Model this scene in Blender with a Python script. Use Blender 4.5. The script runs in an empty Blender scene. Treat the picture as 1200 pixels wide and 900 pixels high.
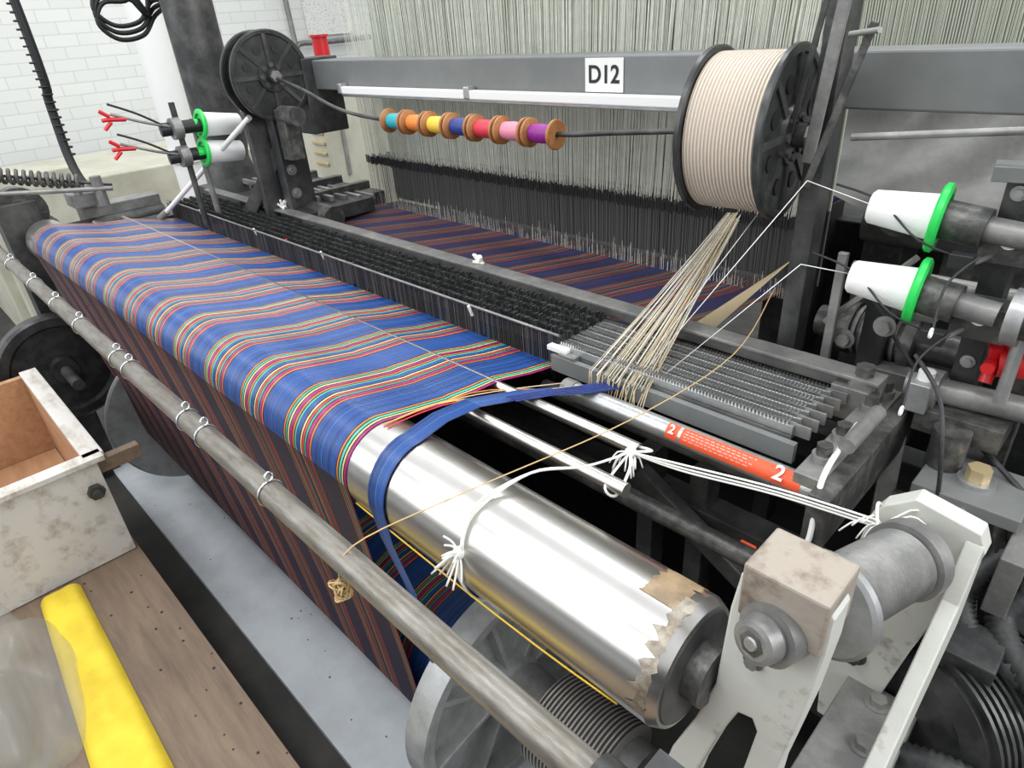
import bpy, math, random
from mathutils import Vector, Matrix, Euler, noise
random.seed(7)
pi=math.pi
sc=bpy.context.scene
sc.view_settings.view_transform='Standard'
sc.view_settings.look='None'

# ------------------------------------------------------------ materials
MATS={}
def _new(name):
    m=bpy.data.materials.new(name); m.use_nodes=True
    nt=m.node_tree; b=nt.nodes['Principled BSDF']
    MATS[name]=m
    return m,nt,b
def mk(name,col,rough=.5,metal=0,col2=None,scale=12,lo=.42,hi=.62,bump=0.,stretch=(1,1,1),bscale=60,spec=None,alpha=None):
    m,nt,b=_new(name)
    b.inputs['Base Color'].default_value=(*col,1)
    b.inputs['Roughness'].default_value=rough
    b.inputs['Metallic'].default_value=metal
    if spec is not None: b.inputs['Specular IOR Level'].default_value=spec
    if alpha is not None: b.inputs['Alpha'].default_value=alpha
    N=nt.nodes.new; L=nt.links.new
    if col2 is not None or bump:
        tc=N('ShaderNodeTexCoord'); mp=N('ShaderNodeMapping'); mp.inputs['Scale'].default_value=stretch
        L(tc.outputs['Object'],mp.inputs['Vector'])
    if col2 is not None:
        n=N('ShaderNodeTexNoise'); n.inputs['Scale'].default_value=scale; n.inputs['Detail'].default_value=8; n.inputs['Roughness'].default_value=.65
        L(mp.outputs[0],n.inputs['Vector'])
        r=N('ShaderNodeValToRGB'); r.color_ramp.elements[0].position=lo; r.color_ramp.elements[1].position=hi
        r.color_ramp.elements[0].color=(*col,1); r.color_ramp.elements[1].color=(*col2,1)
        L(n.outputs['Fac'],r.inputs['Fac']); L(r.outputs['Color'],b.inputs['Base Color'])
    if bump:
        n2=N('ShaderNodeTexNoise'); n2.inputs['Scale'].default_value=bscale; n2.inputs['Detail'].default_value=5
        L(mp.outputs[0],n2.inputs['Vector'])
        bp=N('ShaderNodeBump'); bp.inputs['Strength'].default_value=bump; bp.inputs['Distance'].default_value=.004
        L(n2.outputs['Fac'],bp.inputs['Height']); L(bp.outputs[0],b.inputs['Normal'])
    return m

def warp_mat(name,dark=1.0,rough=.33,tint=(1,1,1),blue=(.014,.072,.285),light=(.045,.16,.45),deep=(.008,.025,.12)):
    """coloured yarn stripes across the warp"""
    m,nt,b=_new(name); N=nt.nodes.new; L=nt.links.new
    uv=N('ShaderNodeTexCoord'); sp=N('ShaderNodeSeparateXYZ'); L(uv.outputs['UV'],sp.inputs[0])
    d=N('ShaderNodeMath'); d.operation='DIVIDE'; d.inputs[1].default_value=.1775; L(sp.outputs['X'],d.inputs[0])
    f=N('ShaderNodeMath'); f.operation='FRACT'; L(d.outputs[0],f.inputs[0])
    r=N('ShaderNodeValToRGB'); cr=r.color_ramp; cr.interpolation='CONSTANT'
    BL=blue;BK=(.007,.006,.012);OR=(.90,.22,.03);TE=(.05,.50,.33);MG=(.40,.01,.18);YE=(.88,.68,.27);RE=(.75,.05,.05);DB=deep;LB=light
    st=[(0,BL),(.08,DB),(.092,BL),(.17,LB),(.18,BL),(.30,DB),(.312,BL),(.43,BK),(.446,OR),(.468,BK),(.488,TE),(.512,BK),(.532,YE),(.552,BK),(.57,MG),(.61,BK),(.628,OR),(.652,BK),(.67,TE),(.692,BL),(.765,BK),
        (.782,YE),(.802,BK),(.82,RE),(.844,BK),(.862,TE),(.886,BK),(.905,MG),(.943,BK),(.96,OR),(.983,BK)]
    cr.elements[0].position=0; cr.elements[0].color=(*st[0][1],1); cr.elements[1].position=st[1][0]; cr.elements[1].color=(*st[1][1],1)
    for p,c in st[2:]:
        e=cr.elements.new(p); e.color=(*c,1)
    L(f.outputs[0],r.inputs['Fac'])
    s=N('ShaderNodeMath'); s.operation='MULTIPLY'; s.inputs[1].default_value=2*pi/.0044; L(sp.outputs['X'],s.inputs[0])
    sn=N('ShaderNodeMath'); sn.operation='SINE'; L(s.outputs[0],sn.inputs[0])
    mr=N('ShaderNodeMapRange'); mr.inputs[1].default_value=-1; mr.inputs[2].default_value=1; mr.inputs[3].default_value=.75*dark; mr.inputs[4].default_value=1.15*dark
    L(sn.outputs[0],mr.inputs[0])
    cb=N('ShaderNodeCombineXYZ'); L(sp.outputs['X'],cb.inputs['X'])
    v2=N('ShaderNodeMath'); v2.operation='MULTIPLY'; v2.inputs[1].default_value=.01; L(sp.outputs['Y'],v2.inputs[0]); L(v2.outputs[0],cb.inputs['Y'])
    no=N('ShaderNodeTexNoise'); no.inputs['Scale'].default_value=90; no.inputs['Detail'].default_value=4; L(cb.outputs[0],no.inputs['Vector'])
    mr2=N('ShaderNodeMapRange'); mr2.inputs[1].default_value=.3; mr2.inputs[2].default_value=.7; mr2.inputs[3].default_value=.62; mr2.inputs[4].default_value=1.35
    L(no.outputs['Fac'],mr2.inputs[0])
    mu=N('ShaderNodeMath'); mu.operation='MULTIPLY'; L(mr.outputs[0],mu.inputs[0]); L(mr2.outputs[0],mu.inputs[1])
    vm=N('ShaderNodeVectorMath'); vm.operation='SCALE'; L(r.outputs['Color'],vm.inputs[0]); L(mu.outputs[0],vm.inputs['Scale'])
    vt=N('ShaderNodeVectorMath'); vt.operation='MULTIPLY'; vt.inputs[1].default_value=tint; L(vm.outputs[0],vt.inputs[0])
    L(vt.outputs[0],b.inputs['Base Color'])
    b.inputs['Roughness'].default_value=rough; b.inputs['Specular IOR Level'].default_value=.65
    bp=N('ShaderNodeBump'); bp.inputs['Strength'].default_value=.35; bp.inputs['Distance'].default_value=.002
    L(sn.outputs[0],bp.inputs['Height']); L(bp.outputs[0],b.inputs['Normal'])
    return m

def stripes_mat(name,c1,c2,period,axis='X',rough=.6,lo=-.2,hi=.3,bump=.4,metal=0):
    m,nt,b=_new(name); N=nt.nodes.new; L=nt.links.new
    tc=N('ShaderNodeTexCoord'); sp=N('ShaderNodeSeparateXYZ'); L(tc.outputs['Object'],sp.inputs[0])
    s=N('ShaderNodeMath'); s.operation='MULTIPLY'; s.inputs[1].default_value=2*pi/period; L(sp.outputs[axis],s.inputs[0])
    sn=N('ShaderNodeMath'); sn.operation='SINE'; L(s.outputs[0],sn.inputs[0])
    mr=N('ShaderNodeMapRange'); mr.inputs[1].default_value=lo; mr.inputs[2].default_value=hi; L(sn.outputs[0],mr.inputs[0])
    mx=N('ShaderNodeMix'); mx.data_type='RGBA'; mx.inputs[6].default_value=(*c1,1); mx.inputs[7].default_value=(*c2,1); L(mr.outputs[0],mx.inputs[0])
    L(mx.outputs[2],b.inputs['Base Color']); b.inputs['Roughness'].default_value=rough; b.inputs['Metallic'].default_value=metal
    bp=N('ShaderNodeBump'); bp.inputs['Strength'].default_value=bump; bp.inputs['Distance'].default_value=.002
    L(sn.outputs[0],bp.inputs['Height']); L(bp.outputs[0],b.inputs['Normal'])
    return m

warp_mat('warp_yarn')
warp_mat('warp_yarn_shaded',.34,.6,(1.25,.72,.75),(.030,.030,.11),(.07,.06,.2),(.02,.012,.03))  # darker copy of warp_yarn: shade and gaps of the hanging sheet in the colour
warp_mat('warp_yarn_wound',.85,.45)
warp_mat('warp_yarn_shed',.38,.7,(1.2,.75,.85),(.028,.045,.24),(.05,.07,.3),(.015,.015,.06))  # darker opaque copy; dim underside behind sparse threads is put into the colour
mk('dark_iron',(.038,.039,.040),.45,.3,(.115,.11,.105),9,.45,.7,.25)
mk('grease_iron',(.062,.062,.060),.38,.35,(.20,.19,.175),25,.45,.72,.4)
mk('mid_iron',(.185,.185,.18),.42,.4,(.34,.33,.31),14,.4,.7,.2)
mk('grey_paint',(.155,.163,.160),.45,.05,(.205,.21,.205),6,.4,.7,.06)
mk('black',(.012,.012,.013),.5,0)
mk('black_gloss',(.018,.018,.019),.32,0,(.045,.045,.045),20)
mk('rubber',(.02,.021,.022),.5,0,(.05,.05,.05),30)
mk('bracket_paint',(.58,.58,.53),.42,0,(.24,.20,.16),11,.60,.70,.2)
mk('rusty_paint',(.36,.31,.26),.5,.1,(.15,.11,.08),24,.45,.65,.3)
mk('white',(.82,.82,.80),.55)
mk('string',(.85,.84,.80),.8)
mk('beige_yarn',(.62,.50,.32),.7)
mk('tan_yarn',(.55,.38,.18),.75)
mk('alu',(.50,.51,.51),.38,.7,(.34,.34,.34),18,.4,.7,.1)
mk('alu_cast',(.40,.41,.41),.5,.4,(.24,.24,.23),12,.4,.7,.2)
mk('chrome',(.75,.75,.76),.25,1)
mk('rod_steel',(.56,.54,.51),.3,.95,(.34,.30,.25),30,.5,.75,.05,(1,6,6))
mk('old_pipe',(.24,.225,.20),.38,.5,(.14,.12,.095),16,.42,.68,.1,(1,4,4))
mk('brass',(.60,.48,.28),.4,.5)
mk('green_plastic',(.02,.62,.10),.35)
mk('red_plastic',(.62,.015,.02),.35)
mk('label_orange',(.82,.10,.03),.5)
mk('cone_yarn',(.87,.87,.85),.8,0,None,bump=.2,bscale=200)
mk('grey_cloth',(.20,.20,.19),.9,0,(.27,.26,.25),8,bump=.3)
mk('yellow_cloth',(.84,.64,.04),.65,0,(.74,.53,.03),8,bump=.3,bscale=15)
mk('blue_box',(.02,.08,.32),.5); mk('purple_box',(.13,.03,.22),.6)
mk('cream_panel',(.58,.56,.46),.5,0,(.48,.46,.37),5)
mk('floor_pale',(.64,.67,.70),.75,0,(.50,.52,.55),7,.4,.75,.1)
mk('floor_dark',(.025,.024,.022),.7,0,(.06,.055,.05),4,.4,.7,.2)
mk('floor_speck',(.08,.08,.08),.8)
mk('wood_board',(.24,.17,.115),.65,0,(.13,.09,.065),3.5,.35,.7,.2,(1,9,9),30)
mk('wood_orange',(.47,.26,.14),.6,0,(.34,.18,.09),5,.4,.7,.1,(1,7,7),30)
mk('bobbin_wood',(.42,.18,.06),.45,0,(.30,.11,.03),30)
mk('tape',(.38,.27,.16),.45,0,(.24,.17,.10),22,.45,.6,.3)
mk('old_paint',(.38,.34,.28),.42,.4,(.18,.14,.10),34,.45,.6,.3)
mk('plank_white',(.60,.57,.53),.7,0,(.36,.31,.25),7,.5,.7,.2,(1,3,3),30)
mk('plastic_bag',(.40,.41,.38),.15,0,alpha=.24,bump=.4,bscale=18)
mk('paper',(.80,.80,.77),.7,0,(.5,.5,.48),60,.55,.6)
mk('heddle_light',(.56,.58,.49),.6,0,(.70,.70,.62),40)
mk('heddle_dark',(.10,.098,.095),.5,.2)
mk('wire_dark',(.045,.046,.047),.45,.4)
mk('wire_mid',(.17,.17,.17),.4,.6)
mk('heddle_eye',(.012,.012,.013),.6)
stripes_mat('harness_back',(.10,.11,.085),(.40,.42,.34),.011,lo=-.6,hi=.6)
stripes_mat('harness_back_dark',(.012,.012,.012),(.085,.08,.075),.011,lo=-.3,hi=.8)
stripes_mat('spool_cord',(.50,.38,.29),(.82,.72,.60),.0062,lo=-1,hi=.0,bump=.9,rough=.55)
stripes_mat('thread_groove',(.07,.065,.06),(.52,.49,.45),.009,lo=-.6,hi=.6,bump=1,rough=.35,metal=.6)
BOB=[('teal',(.02,.35,.42)),('orange',(.75,.22,.03)),('yellow',(.85,.55,.05)),('navy',(.02,.04,.22)),('red',(.65,.03,.06)),('pink',(.75,.25,.35)),('purple',(.25,.01,.22))]
for n,c in BOB: mk('thread_'+n,c,.4,bump=.3,bscale=300)

# polished roller
m,nt,b=_new('roller_steel'); N=nt.nodes.new; L=nt.links.new
tc=N('ShaderNodeTexCoord'); mp=N('ShaderNodeMapping'); mp.inputs['Scale'].default_value=(5,3,3); L(tc.outputs['Object'],mp.inputs[0])
n=N('ShaderNodeTexNoise'); n.inputs['Scale'].default_value=3; n.inputs['Detail'].default_value=3; L(mp.outputs[0],n.inputs[0])
r=N('ShaderNodeValToRGB'); r.color_ramp.elements[0].color=(.54,.525,.50,1); r.color_ramp.elements[1].color=(.60,.59,.57,1); r.color_ramp.elements[0].position=.35;r.color_ramp.elements[1].position=.65
L(n.outputs[0],r.inputs[0]); L(r.outputs[0],b.inputs['Base Color'])
b.inputs['Roughness'].default_value=.28
b.inputs['Metallic'].default_value=1

# painted brick
m,nt,b=_new('brick_white'); N=nt.nodes.new; L=nt.links.new
tc=N('ShaderNodeTexCoord'); sp=N('ShaderNodeSeparateXYZ'); cb=N('ShaderNodeCombineXYZ'); L(tc.outputs['Object'],sp.inputs[0])
ad=N('ShaderNodeMath'); ad.operation='ADD'; L(sp.outputs['X'],ad.inputs[0]); L(sp.outputs['Y'],ad.inputs[1])
L(ad.outputs[0],cb.inputs['X']); L(sp.outputs['Z'],cb.inputs['Y'])
br=N('ShaderNodeTexBrick'); br.inputs['Scale'].default_value=1; br.inputs['Brick Width'].default_value=.23; br.inputs['Row Height'].default_value=.085; br.inputs['Mortar Size'].default_value=.004
br.inputs['Color1'].default_value=(.79,.80,.78,1); br.inputs['Color2'].default_value=(.75,.76,.74,1); br.inputs['Mortar'].default_value=(.64,.65,.63,1)
L(cb.outputs[0],br.inputs['Vector']); L(br.outputs['Color'],b.inputs['Base Color'])
bp=N('ShaderNodeBump'); bp.inputs['Strength'].default_value=.3; bp.inputs['Distance'].default_value=.01; bp.invert=True
L(br.outputs['Fac'],bp.inputs['Height']); L(bp.outputs[0],b.inputs['Normal'])

# ------------------------------------------------------------ mesh builder
def frame(ax):
    ax=Vector(ax).normalized()
    ref=Vector((0,0,1)) if abs(ax.z)<.9 else Vector((0,1,0))
    u=ref.cross(ax).normalized(); v=ax.cross(u).normalized()
    return ax,u,v
class M:
    def __init__(s,name): s.n=name; s.v=[]; s.f=[]; s.mi=[]; s.sm=[]; s.slots=[]; s.uv=None
    def _m(s,mat):
        if mat not in s.slots: s.slots.append(mat)
        return s.slots.index(mat)
    def add(s,vs,fs,mat,smooth=False):
        o=len(s.v); s.v+= [tuple(x) for x in vs]; k=s._m(mat)
        for f in fs: s.f.append([o+i for i in f]); s.mi.append(k); s.sm.append(smooth)
        return s
    def box(s,c,size,mat,rot=(0,0,0)):
        R=Euler([math.radians(a) for a in rot]).to_matrix(); c=Vector(c); h=Vector(size)/2
        vs=[c+R@Vector((x*h.x,y*h.y,z*h.z)) for x in(-1,1) for y in(-1,1) for z in(-1,1)]
        return s.add(vs,[(0,1,3,2),(4,6,7,5),(0,4,5,1),(2,3,7,6),(0,2,6,4),(1,5,7,3)],mat)
    def bar(s,p0,p1,w,h,mat,up=(0,0,1)):
        p0=Vector(p0);p1=Vector(p1);a=(p1-p0).normalized(); up=Vector(up)
        if abs(a.dot(up))>.95: up=Vector((0,1,0))
        u=a.cross(up).normalized(); v=u.cross(a)
        vs=[p+u*i*w/2+v*j*h/2 for p in(p0,p1) for i,j in((-1,-1),(1,-1),(1,1),(-1,1))]
        return s.add(vs,[(3,2,1,0),(4,5,6,7),(0,1,5,4),(1,2,6,5),(2,3,7,6),(3,0,4,7)],mat)
    def lathe(s,p,ax,prof,mat,seg=32,smooth=True):
        ax,u,v=frame(ax); p=Vector(p)
        for (t0,r0),(t1,r1) in zip(prof[:-1],prof[1:]):
            vs=[];fs=[]
            for t,r in((t0,r0),(t1,r1)):
                for i in range(seg):
                    a=2*pi*i/seg; vs.append(p+ax*t+(u*math.cos(a)+v*math.sin(a))*r)
            for i in range(seg):
                j=(i+1)%seg
                fs.append((i,j,seg+j,seg+i))
            flat=abs(t1-t0)<1e-6
            s.add(vs,fs,mat,smooth and not flat)
        return s
    def cyl(s,p0,p1,r,mat,r2=None,seg=24):
        p0=Vector(p0);p1=Vector(p1);l=(p1-p0).length; r2=r if r2 is None else r2
        return s.lathe(p0,p1-p0,[(0,0.0001),(0,r),(l,r2),(l,0.0001)],mat,seg)
    def hexa(s,p0,p1,r,mat): 
        p0=Vector(p0);p1=Vector(p1);l=(p1-p0).length
        return s.lathe(p0,p1-p0,[(0,0.0001),(0,r),(l,r),(l,0.0001)],mat,6,False)
    def bolt(s,p,ax,r,mat='mid_iron'):
        p=Vector(p);ax=Vector(ax).normalized()
        s.cyl(p,p+ax*r*.25,r*1.5,mat,seg=20); s.hexa(p+ax*r*.25,p+ax*r*1.1,r,mat); return s
    def tube(s,pts,r,mat,seg=8,sub=6,rf=None):
        P=[Vector(p) for p in pts]
        if sub>1 and len(P)>2:
            Q=[];n=len(P)
            for i in range(n-1):
                a=P[max(i-1,0)];b=P[i];c=P[i+1];d=P[min(i+2,n-1)]
                for k in range(sub):
                    t=k/sub
                    Q.append(.5*((2*b)+(c-a)*t+(2*a-5*b+4*c-d)*t*t+(3*b-a-3*c+d)*t**3))
            Q.append(P[-1]); P=Q
        vs=[];fs=[];n=len(P)
        t=(P[1]-P[0]).normalized(); _,u,v=frame(t)
        for i in range(n):
            t=(P[min(i+1,n-1)]-P[max(i-1,0)]).normalized()
            u=(u-t*u.dot(t)).normalized(); v=t.cross(u)
            rr=r if rf is None else r*rf(i)
            for k in range(seg):
                a=2*pi*k/seg; vs.append(P[i]+(u*math.cos(a)+v*math.sin(a))*rr)
        for i in range(n-1):
            for k in range(seg):
                j=(k+1)%seg; fs.append((i*seg+k,i*seg+j,(i+1)*seg+j,(i+1)*seg+k))
        fs.append(tuple(range(seg))[::-1]); fs.append(tuple((n-1)*seg+k for k in range(seg)))
        return s.add(vs,fs,mat,True)
    def torus(s,c,ax,R,r,mat,seg=28,sec=8):
        ax,u,v=frame(ax); c=Vector(c); vs=[];fs=[]
        for i in range(seg):
            a=2*pi*i/seg; d=u*math.cos(a)+v*math.sin(a)
            for k in range(sec):
                b=2*pi*k/sec; vs.append(c+d*(R+r*math.cos(b))+ax*r*math.sin(b))
        for i in range(seg):
            for k in range(sec):
                i2=(i+1)%seg;k2=(k+1)%sec; fs.append((i*sec+k,i2*sec+k,i2*sec+k2,i*sec+k2))
        return s.add(vs,fs,mat,True)
    def prism(s,poly,o,u,v,th,mat):
        o=Vector(o);u=Vector(u);v=Vector(v);n=u.cross(v).normalized()*th; k=len(poly)
        vs=[o+u*a+v*b for a,b in poly]+[o+u*a+v*b+n for a,b in poly]
        fs=[tuple(range(k))[::-1],tuple(range(k,2*k))]+[(i,(i+1)%k,k+(i+1)%k,k+i) for i in range(k)]
        return s.add(vs,fs,mat)
    def sphere(s,c,r,mat,seg=16,sq=(1,1,1)):
        c=Vector(c);vs=[];fs=[];rg=seg//2
        for i in range(rg+1):
            t=pi*i/rg
            for k in range(seg):
                a=2*pi*k/seg; vs.append(c+Vector((math.sin(t)*math.cos(a)*sq[0],math.sin(t)*math.sin(a)*sq[1],math.cos(t)*sq[2]))*r)
        for i in range(rg):
            for k in range(seg):
                j=(k+1)%seg; fs.append((i*seg+k,i*seg+j,(i+1)*seg+j,(i+1)*seg+k))
        return s.add(vs,fs,mat,True)
    def done(s,bevel=0.,parent=None):
        me=bpy.data.meshes.new(s.n); me.from_pydata(s.v,[],s.f)
        for mt in s.slots: me.materials.append(MATS[mt])
        me.polygons.foreach_set('material_index',s.mi); me.polygons.foreach_set('use_smooth',s.sm); me.update()
        ob=bpy.data.objects.new(s.n,me); sc.collection.objects.link(ob)
        if bevel:
            bv=ob.modifiers.new('bevel','BEVEL'); bv.width=bevel; bv.segments=2; bv.limit_method='ANGLE'; bv.angle_limit=.7
        if parent: ob.parent=parent
        return ob
def sheet(name,rows,mat,nx=40):
    vs=[];fs=[];uvs=[];d=0;XL,XR=-2.94,-.81
    for i,(xl,xr,y,z) in enumerate(rows):
        if i: d+=math.dist(rows[i][2:],rows[i-1][2:])
        for k in range(nx+1):
            t=k/nx; vs.append((xl+(xr-xl)*t,y,z)); uvs.append((XL+(XR-XL)*t+5,d))
    w=nx+1
    for i in range(len(rows)-1):
        for k in range(nx): fs.append((i*w+k,i*w+k+1,(i+1)*w+k+1,(i+1)*w+k))
    me=bpy.data.meshes.new(name); me.from_pydata(vs,[],fs); me.materials.append(MATS[mat])
    ul=me.uv_layers.new(name='UVMap')
    for lp in me.loops: ul.data[lp.index].uv=uvs[lp.vertex_index]
    for p in me.polygons: p.use_smooth=True
    ob=bpy.data.objects.new(name,me); sc.collection.objects.link(ob); return ob
def empty(name):
    e=bpy.data.objects.new(name,None); sc.collection.objects.link(e); e.empty_display_size=.1; return e

# ------------------------------------------------------------ room
M('floor').box((-2,2,-.05),(11,12,.1),'floor_dark').done()
M('wall_left').box((-6.6,2,2),(.2,12,4.2),'brick_white').done()
M('wall_back').box((-2,7,2),(11,.2,4.2),'brick_white').done()
c=M('floor_plate'); c.box((-1.75,.475,.011),(2.6,.33,.02),'floor_pale')
for i in range(22):
    x=random.uniform(-2.6,-.8); y=random.uniform(.33,.6); r_=random.uniform(.001,.003)
    c.cyl((x,y,.0205),(x,y,.0225),r_,'floor_speck',seg=7)
c.done()
M('ventilation_pipe').cyl((-4.1,1.40,0),(-4.1,1.40,3.2),.085,'white').cyl((-4.1,1.4,1.0),(-4.1,1.4,1.06),.1,'white').done()
c=M('wall_conduit')
c.tube([(-6.4,.35,3.2),(-6.4,.36,2.0),(-6.4,.34,.2)],.03,'cream_panel')
c.tube([(-6.4,3.45,3.2),(-6.4,3.45,1.6),(-6.4,3.55,1.5),(-6.4,4.3,1.5)],.025,'mid_iron')
c.done()
c=M('hanging_cable'); c.tube([(-3.5,.70,3.5),(-3.48,.72,1.7),(-3.5,.71,1.4),(-3.46,.70,1.15),(-3.3,.72,1.0)],.018,'black')
for i in range(24):
    c.torus((-3.49,.712,1.2+i*.03),(0,0,1),.019,.004,'black',12,5)
c.done()
c=M('looped_wires')
for j in range(3):
    o=j*.025
    c.tube([(-3.3,1.14,3.5),(-3.3,1.16,1.85),(-3.3,1.08,1.76+o),(-3.3,.98,1.75+o),(-3.3,.94,1.68+o),(-3.3,1.0,1.62+o),(-3.3,1.10,1.63+o),(-3.3,1.17,1.70+o),(-3.1,1.19,1.74)],.009,'black')
c.done()

# ------------------------------------------------------------ warp sheets
ry,rz,rr=.451,.96,.0812
ws=empty('striped_warp')
crest=[]
for k in range(13):
    a=pi-(pi*.5+.12)*k/12
    crest.append((-2.94,-.81,ry+rr*math.cos(a),rz+rr*math.sin(a)))
rows=crest+[(-2.93,-.81,.53,1.026),(-2.92,-.81,.598,1.0125),(-2.92,-.81,.615,1.0118),(-2.92,-.81,.66,1.007),(-2.91,-.81,.702,1.0045),(-2.91,-.81,.72,1.002),(-2.9,-.81,.80,.982),(-2.9,-.81,.88,.968),(-2.85,-.81,1.02,.966)]
sheet('warp_over_roller',rows,'warp_yarn').parent=ws
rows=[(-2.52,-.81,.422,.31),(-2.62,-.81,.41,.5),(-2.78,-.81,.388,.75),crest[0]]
sheet('warp_from_beam',rows,'warp_yarn_shaded').parent=ws
rows=[(-2.75,-.80,1.02,.968),(-2.6,-.76,1.10,.972),(-2.45,-.70,1.2,.98),(-2.25,-.62,1.38,.99),(-2.2,-.6,1.5,.99)]
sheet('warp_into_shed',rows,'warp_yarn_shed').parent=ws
rows=[]
def rib(x,y,z,w=.042): rows.append((x-w/2,x+w/2,y,z))
rib(-.655,.86,.985,.045);rib(-.68,.80,.992,.042);rib(-.73,.71,1.008,.042);rib(-.765,.61,1.022,.042);rib(-.755,.53,1.036,.042)
for k in range(9):
    a=pi/2-.1+(pi/2+.1)*k/8; rib(-.735+.0015*k,ry+.083*math.cos(a),rz+.083*math.sin(a),.042)
rib(-.72,.372,.9,.035);rib(-.70,.385,.8,.03);rib(-.72,.41,.68,.02);rib(-.76,.43,.52,.012)
ob=sheet('blue_yarn_ribbon',rows,'warp_yarn',nx=8)
for lp in ob.data.loops:
    k=lp.vertex_index%9; ob.data.uv_layers[0].data[lp.index].uv=(.1775*20+.010+.045*k/8,lp.vertex_index//9*.05)
c=M('loose_warp_yarns')
for i,(x0,x1) in enumerate([(-.80,-.70),(-.80,-.73),(-.79,-.68),(-.80,-.69)]):
    c.tube([(x1,.80,.985+.004*i),(x0+.01*i,.68,1.003),(x0,.56,1.03),(x0,.45,1.0425)],.0012,['thread_orange','beige_yarn','thread_red','thread_yellow'][i],5,3)
for i in range(5):
    c.tube([(-.655+.008*i,.86,.99),(-.70+.006*i,.76,1.006),(-.735+.006*i,.66,1.022)],.0012,'thread_navy',5,4)
c.tube([(-.80,.375,.93),(-.60,.371,.93),(-.40,.373,.925),(-.28,.38,.92)],.0014,'thread_yellow',5,3)
c.done()

# ------------------------------------------------------------ guide roller
c=M('guide_roller')
c.lathe((-3.06,ry,rz),(1,0,0),[(0,.001),(0,.076),(.01,.08),(2.82,.08),(2.832,.074),(2.832,.045),(2.80,.04),(2.80,.001)],'roller_steel',96)
def patch(x0f,x1f,a0,a1,r_,mat,n=26):
    vs=[];fs=[]
    for i in range(n+1):
        a=a0+(a1-a0)*i/n
        xa,xb=x0f(i),x1f(i)
        if xb<xa: xb=xa
        for j in range(5):
            x=xa+(xb-xa)*j/4; vs.append((x,ry+r_*math.cos(a),rz+r_*math.sin(a)))
    for i in range(n):
        for j in range(4): q=i*5+j; fs.append((q,q+1,q+6,q+5))
    c.add(vs,fs,mat,True)
patch(lambda i:-.296+.010*noise.noise((i*.4,0,0)),lambda i:-.250+.012*noise.noise((i*.5,3,0)),.8,1.7,.0806,'tape')
patch(lambda i:-.254+.018*noise.noise((i*.6,7,0)),lambda i:-.238+.006*noise.noise((i*.9,9,0)),1.4,3.2,.0809,'old_paint')
c.cyl((-.24,ry,rz),(-.205,ry,rz),.035,'grease_iron'); c.lathe((-.232,ry,rz),(1,0,0),[(0,.074),(.006,.068),(.006,.03)],'dark_iron',48)
c.cyl((-3.5,ry,rz),(-3.06,ry,rz),.05,'mid_iron'); c.cyl((-3.3,ry,rz),(-3.2,ry,rz),.085,'mid_iron')
c.done()

# ------------------------------------------------------------ pipe with eyelets
c=M('yarn_guide_pipe')
py,pz=.254,1.02
c.cyl((-3.35,py,pz),(-.20,py,pz),.0185,'old_pipe',seg=32)
for x in(-.81,-1.04,-1.12,-1.42,-1.5,-1.78,-2.0,-2.25,-2.55,-2.85):
    c.torus((x,py,pz),(1,.1,0),.0202,.0015,'chrome',20,6)
    c.torus((x,py+.004,pz+.027),(1,.2,.2),.0065,.0016,'chrome',14,6)
c.cyl((-.21,py,pz),(-.18,py,pz),.025,'dark_iron'); c.box((-.15,py+.02,pz-.06),(.05,.05,.18),'dark_iron')
c.done()

# ------------------------------------------------------------ lease rods
for (y,xe,n) in((.71,-.49,0),(.61,-.44,1)):
    z=.993 if n==0 else .9995
    c=M('lease_rod'); c.cyl((-3.0,y,z),(xe,y,z),.0108,'rod_steel',seg=24); c.done()

# ------------------------------------------------------------ strings
c=M('white_tie_string')
K=(-.475,.665,1.02)
for o in(0,.006,-.005):
    c.tube([(-.53,.375,.995+o),(-.54,.41,1.035+o),(-.52,.50,1.055),(-.49,.58,1.035),K],.0020,'string',6)
    c.tube([K,(-.40,.69,1.012+o),(-.28,.74,1.0+o),(-.16,.78,.985+o)],.0016,'string',6)
c.tube([K,(-.46,.70,1.01),(-.50,.715,.99),(-.49,.70,.975),(-.47,.67,.99),K],.0022,'string',6)
c.tube([K,(-.45,.63,1.02),(-.455,.605,.985),(-.47,.60,1.0),K],.0022,'string',6)
for i in range(12):
    d=Vector((random.uniform(-1,1),random.uniform(-1,.4),random.uniform(-1.2,.1)))*.026
    c.tube([Vector(K),Vector(K)+d*.6+Vector((0,0,.006)),Vector(K)+d+Vector((0,0,-.010))],.0012,'string',5,3)
c.sphere(K,.008,'string')
k2=Vector((-.535,.375,.99))
c.sphere(k2,.009,'string')
for i in range(18):
    d=Vector((random.uniform(-.8,.8),random.uniform(-1,0),random.uniform(-1,1)))*.030
    c.tube([k2,k2+d*.5,k2+d+Vector((0,-.004,-.006))],.0015,'string',5,3)
c.tube([k2,(-.53,.367,.95),(-.52,.39,.90),(-.51,.45,.878)],.002,'string',6)
k3=Vector((-.155,.78,.985))
for i in range(14):
    d=Vector((random.uniform(-1,1),random.uniform(-1,.6),random.uniform(-.3,1)))*.045
    c.tube([k3,k3+d*.6+Vector((0,0,.004)),k3+d+Vector((0,0,-.018))],.0013,'string',5,3)
c.torus(k3,(1,.3,.4),.03,.002,'string')
c.done()
c=M('yarn_strand')
c.tube([(-.60,.235,.985),(-.595,.26,1.045),(-.55,.42,1.06),(-.50,.70,1.05),(-.47,.95,1.07),(-.48,1.1,1.14)],.0010,'tan_yarn',5)
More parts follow.
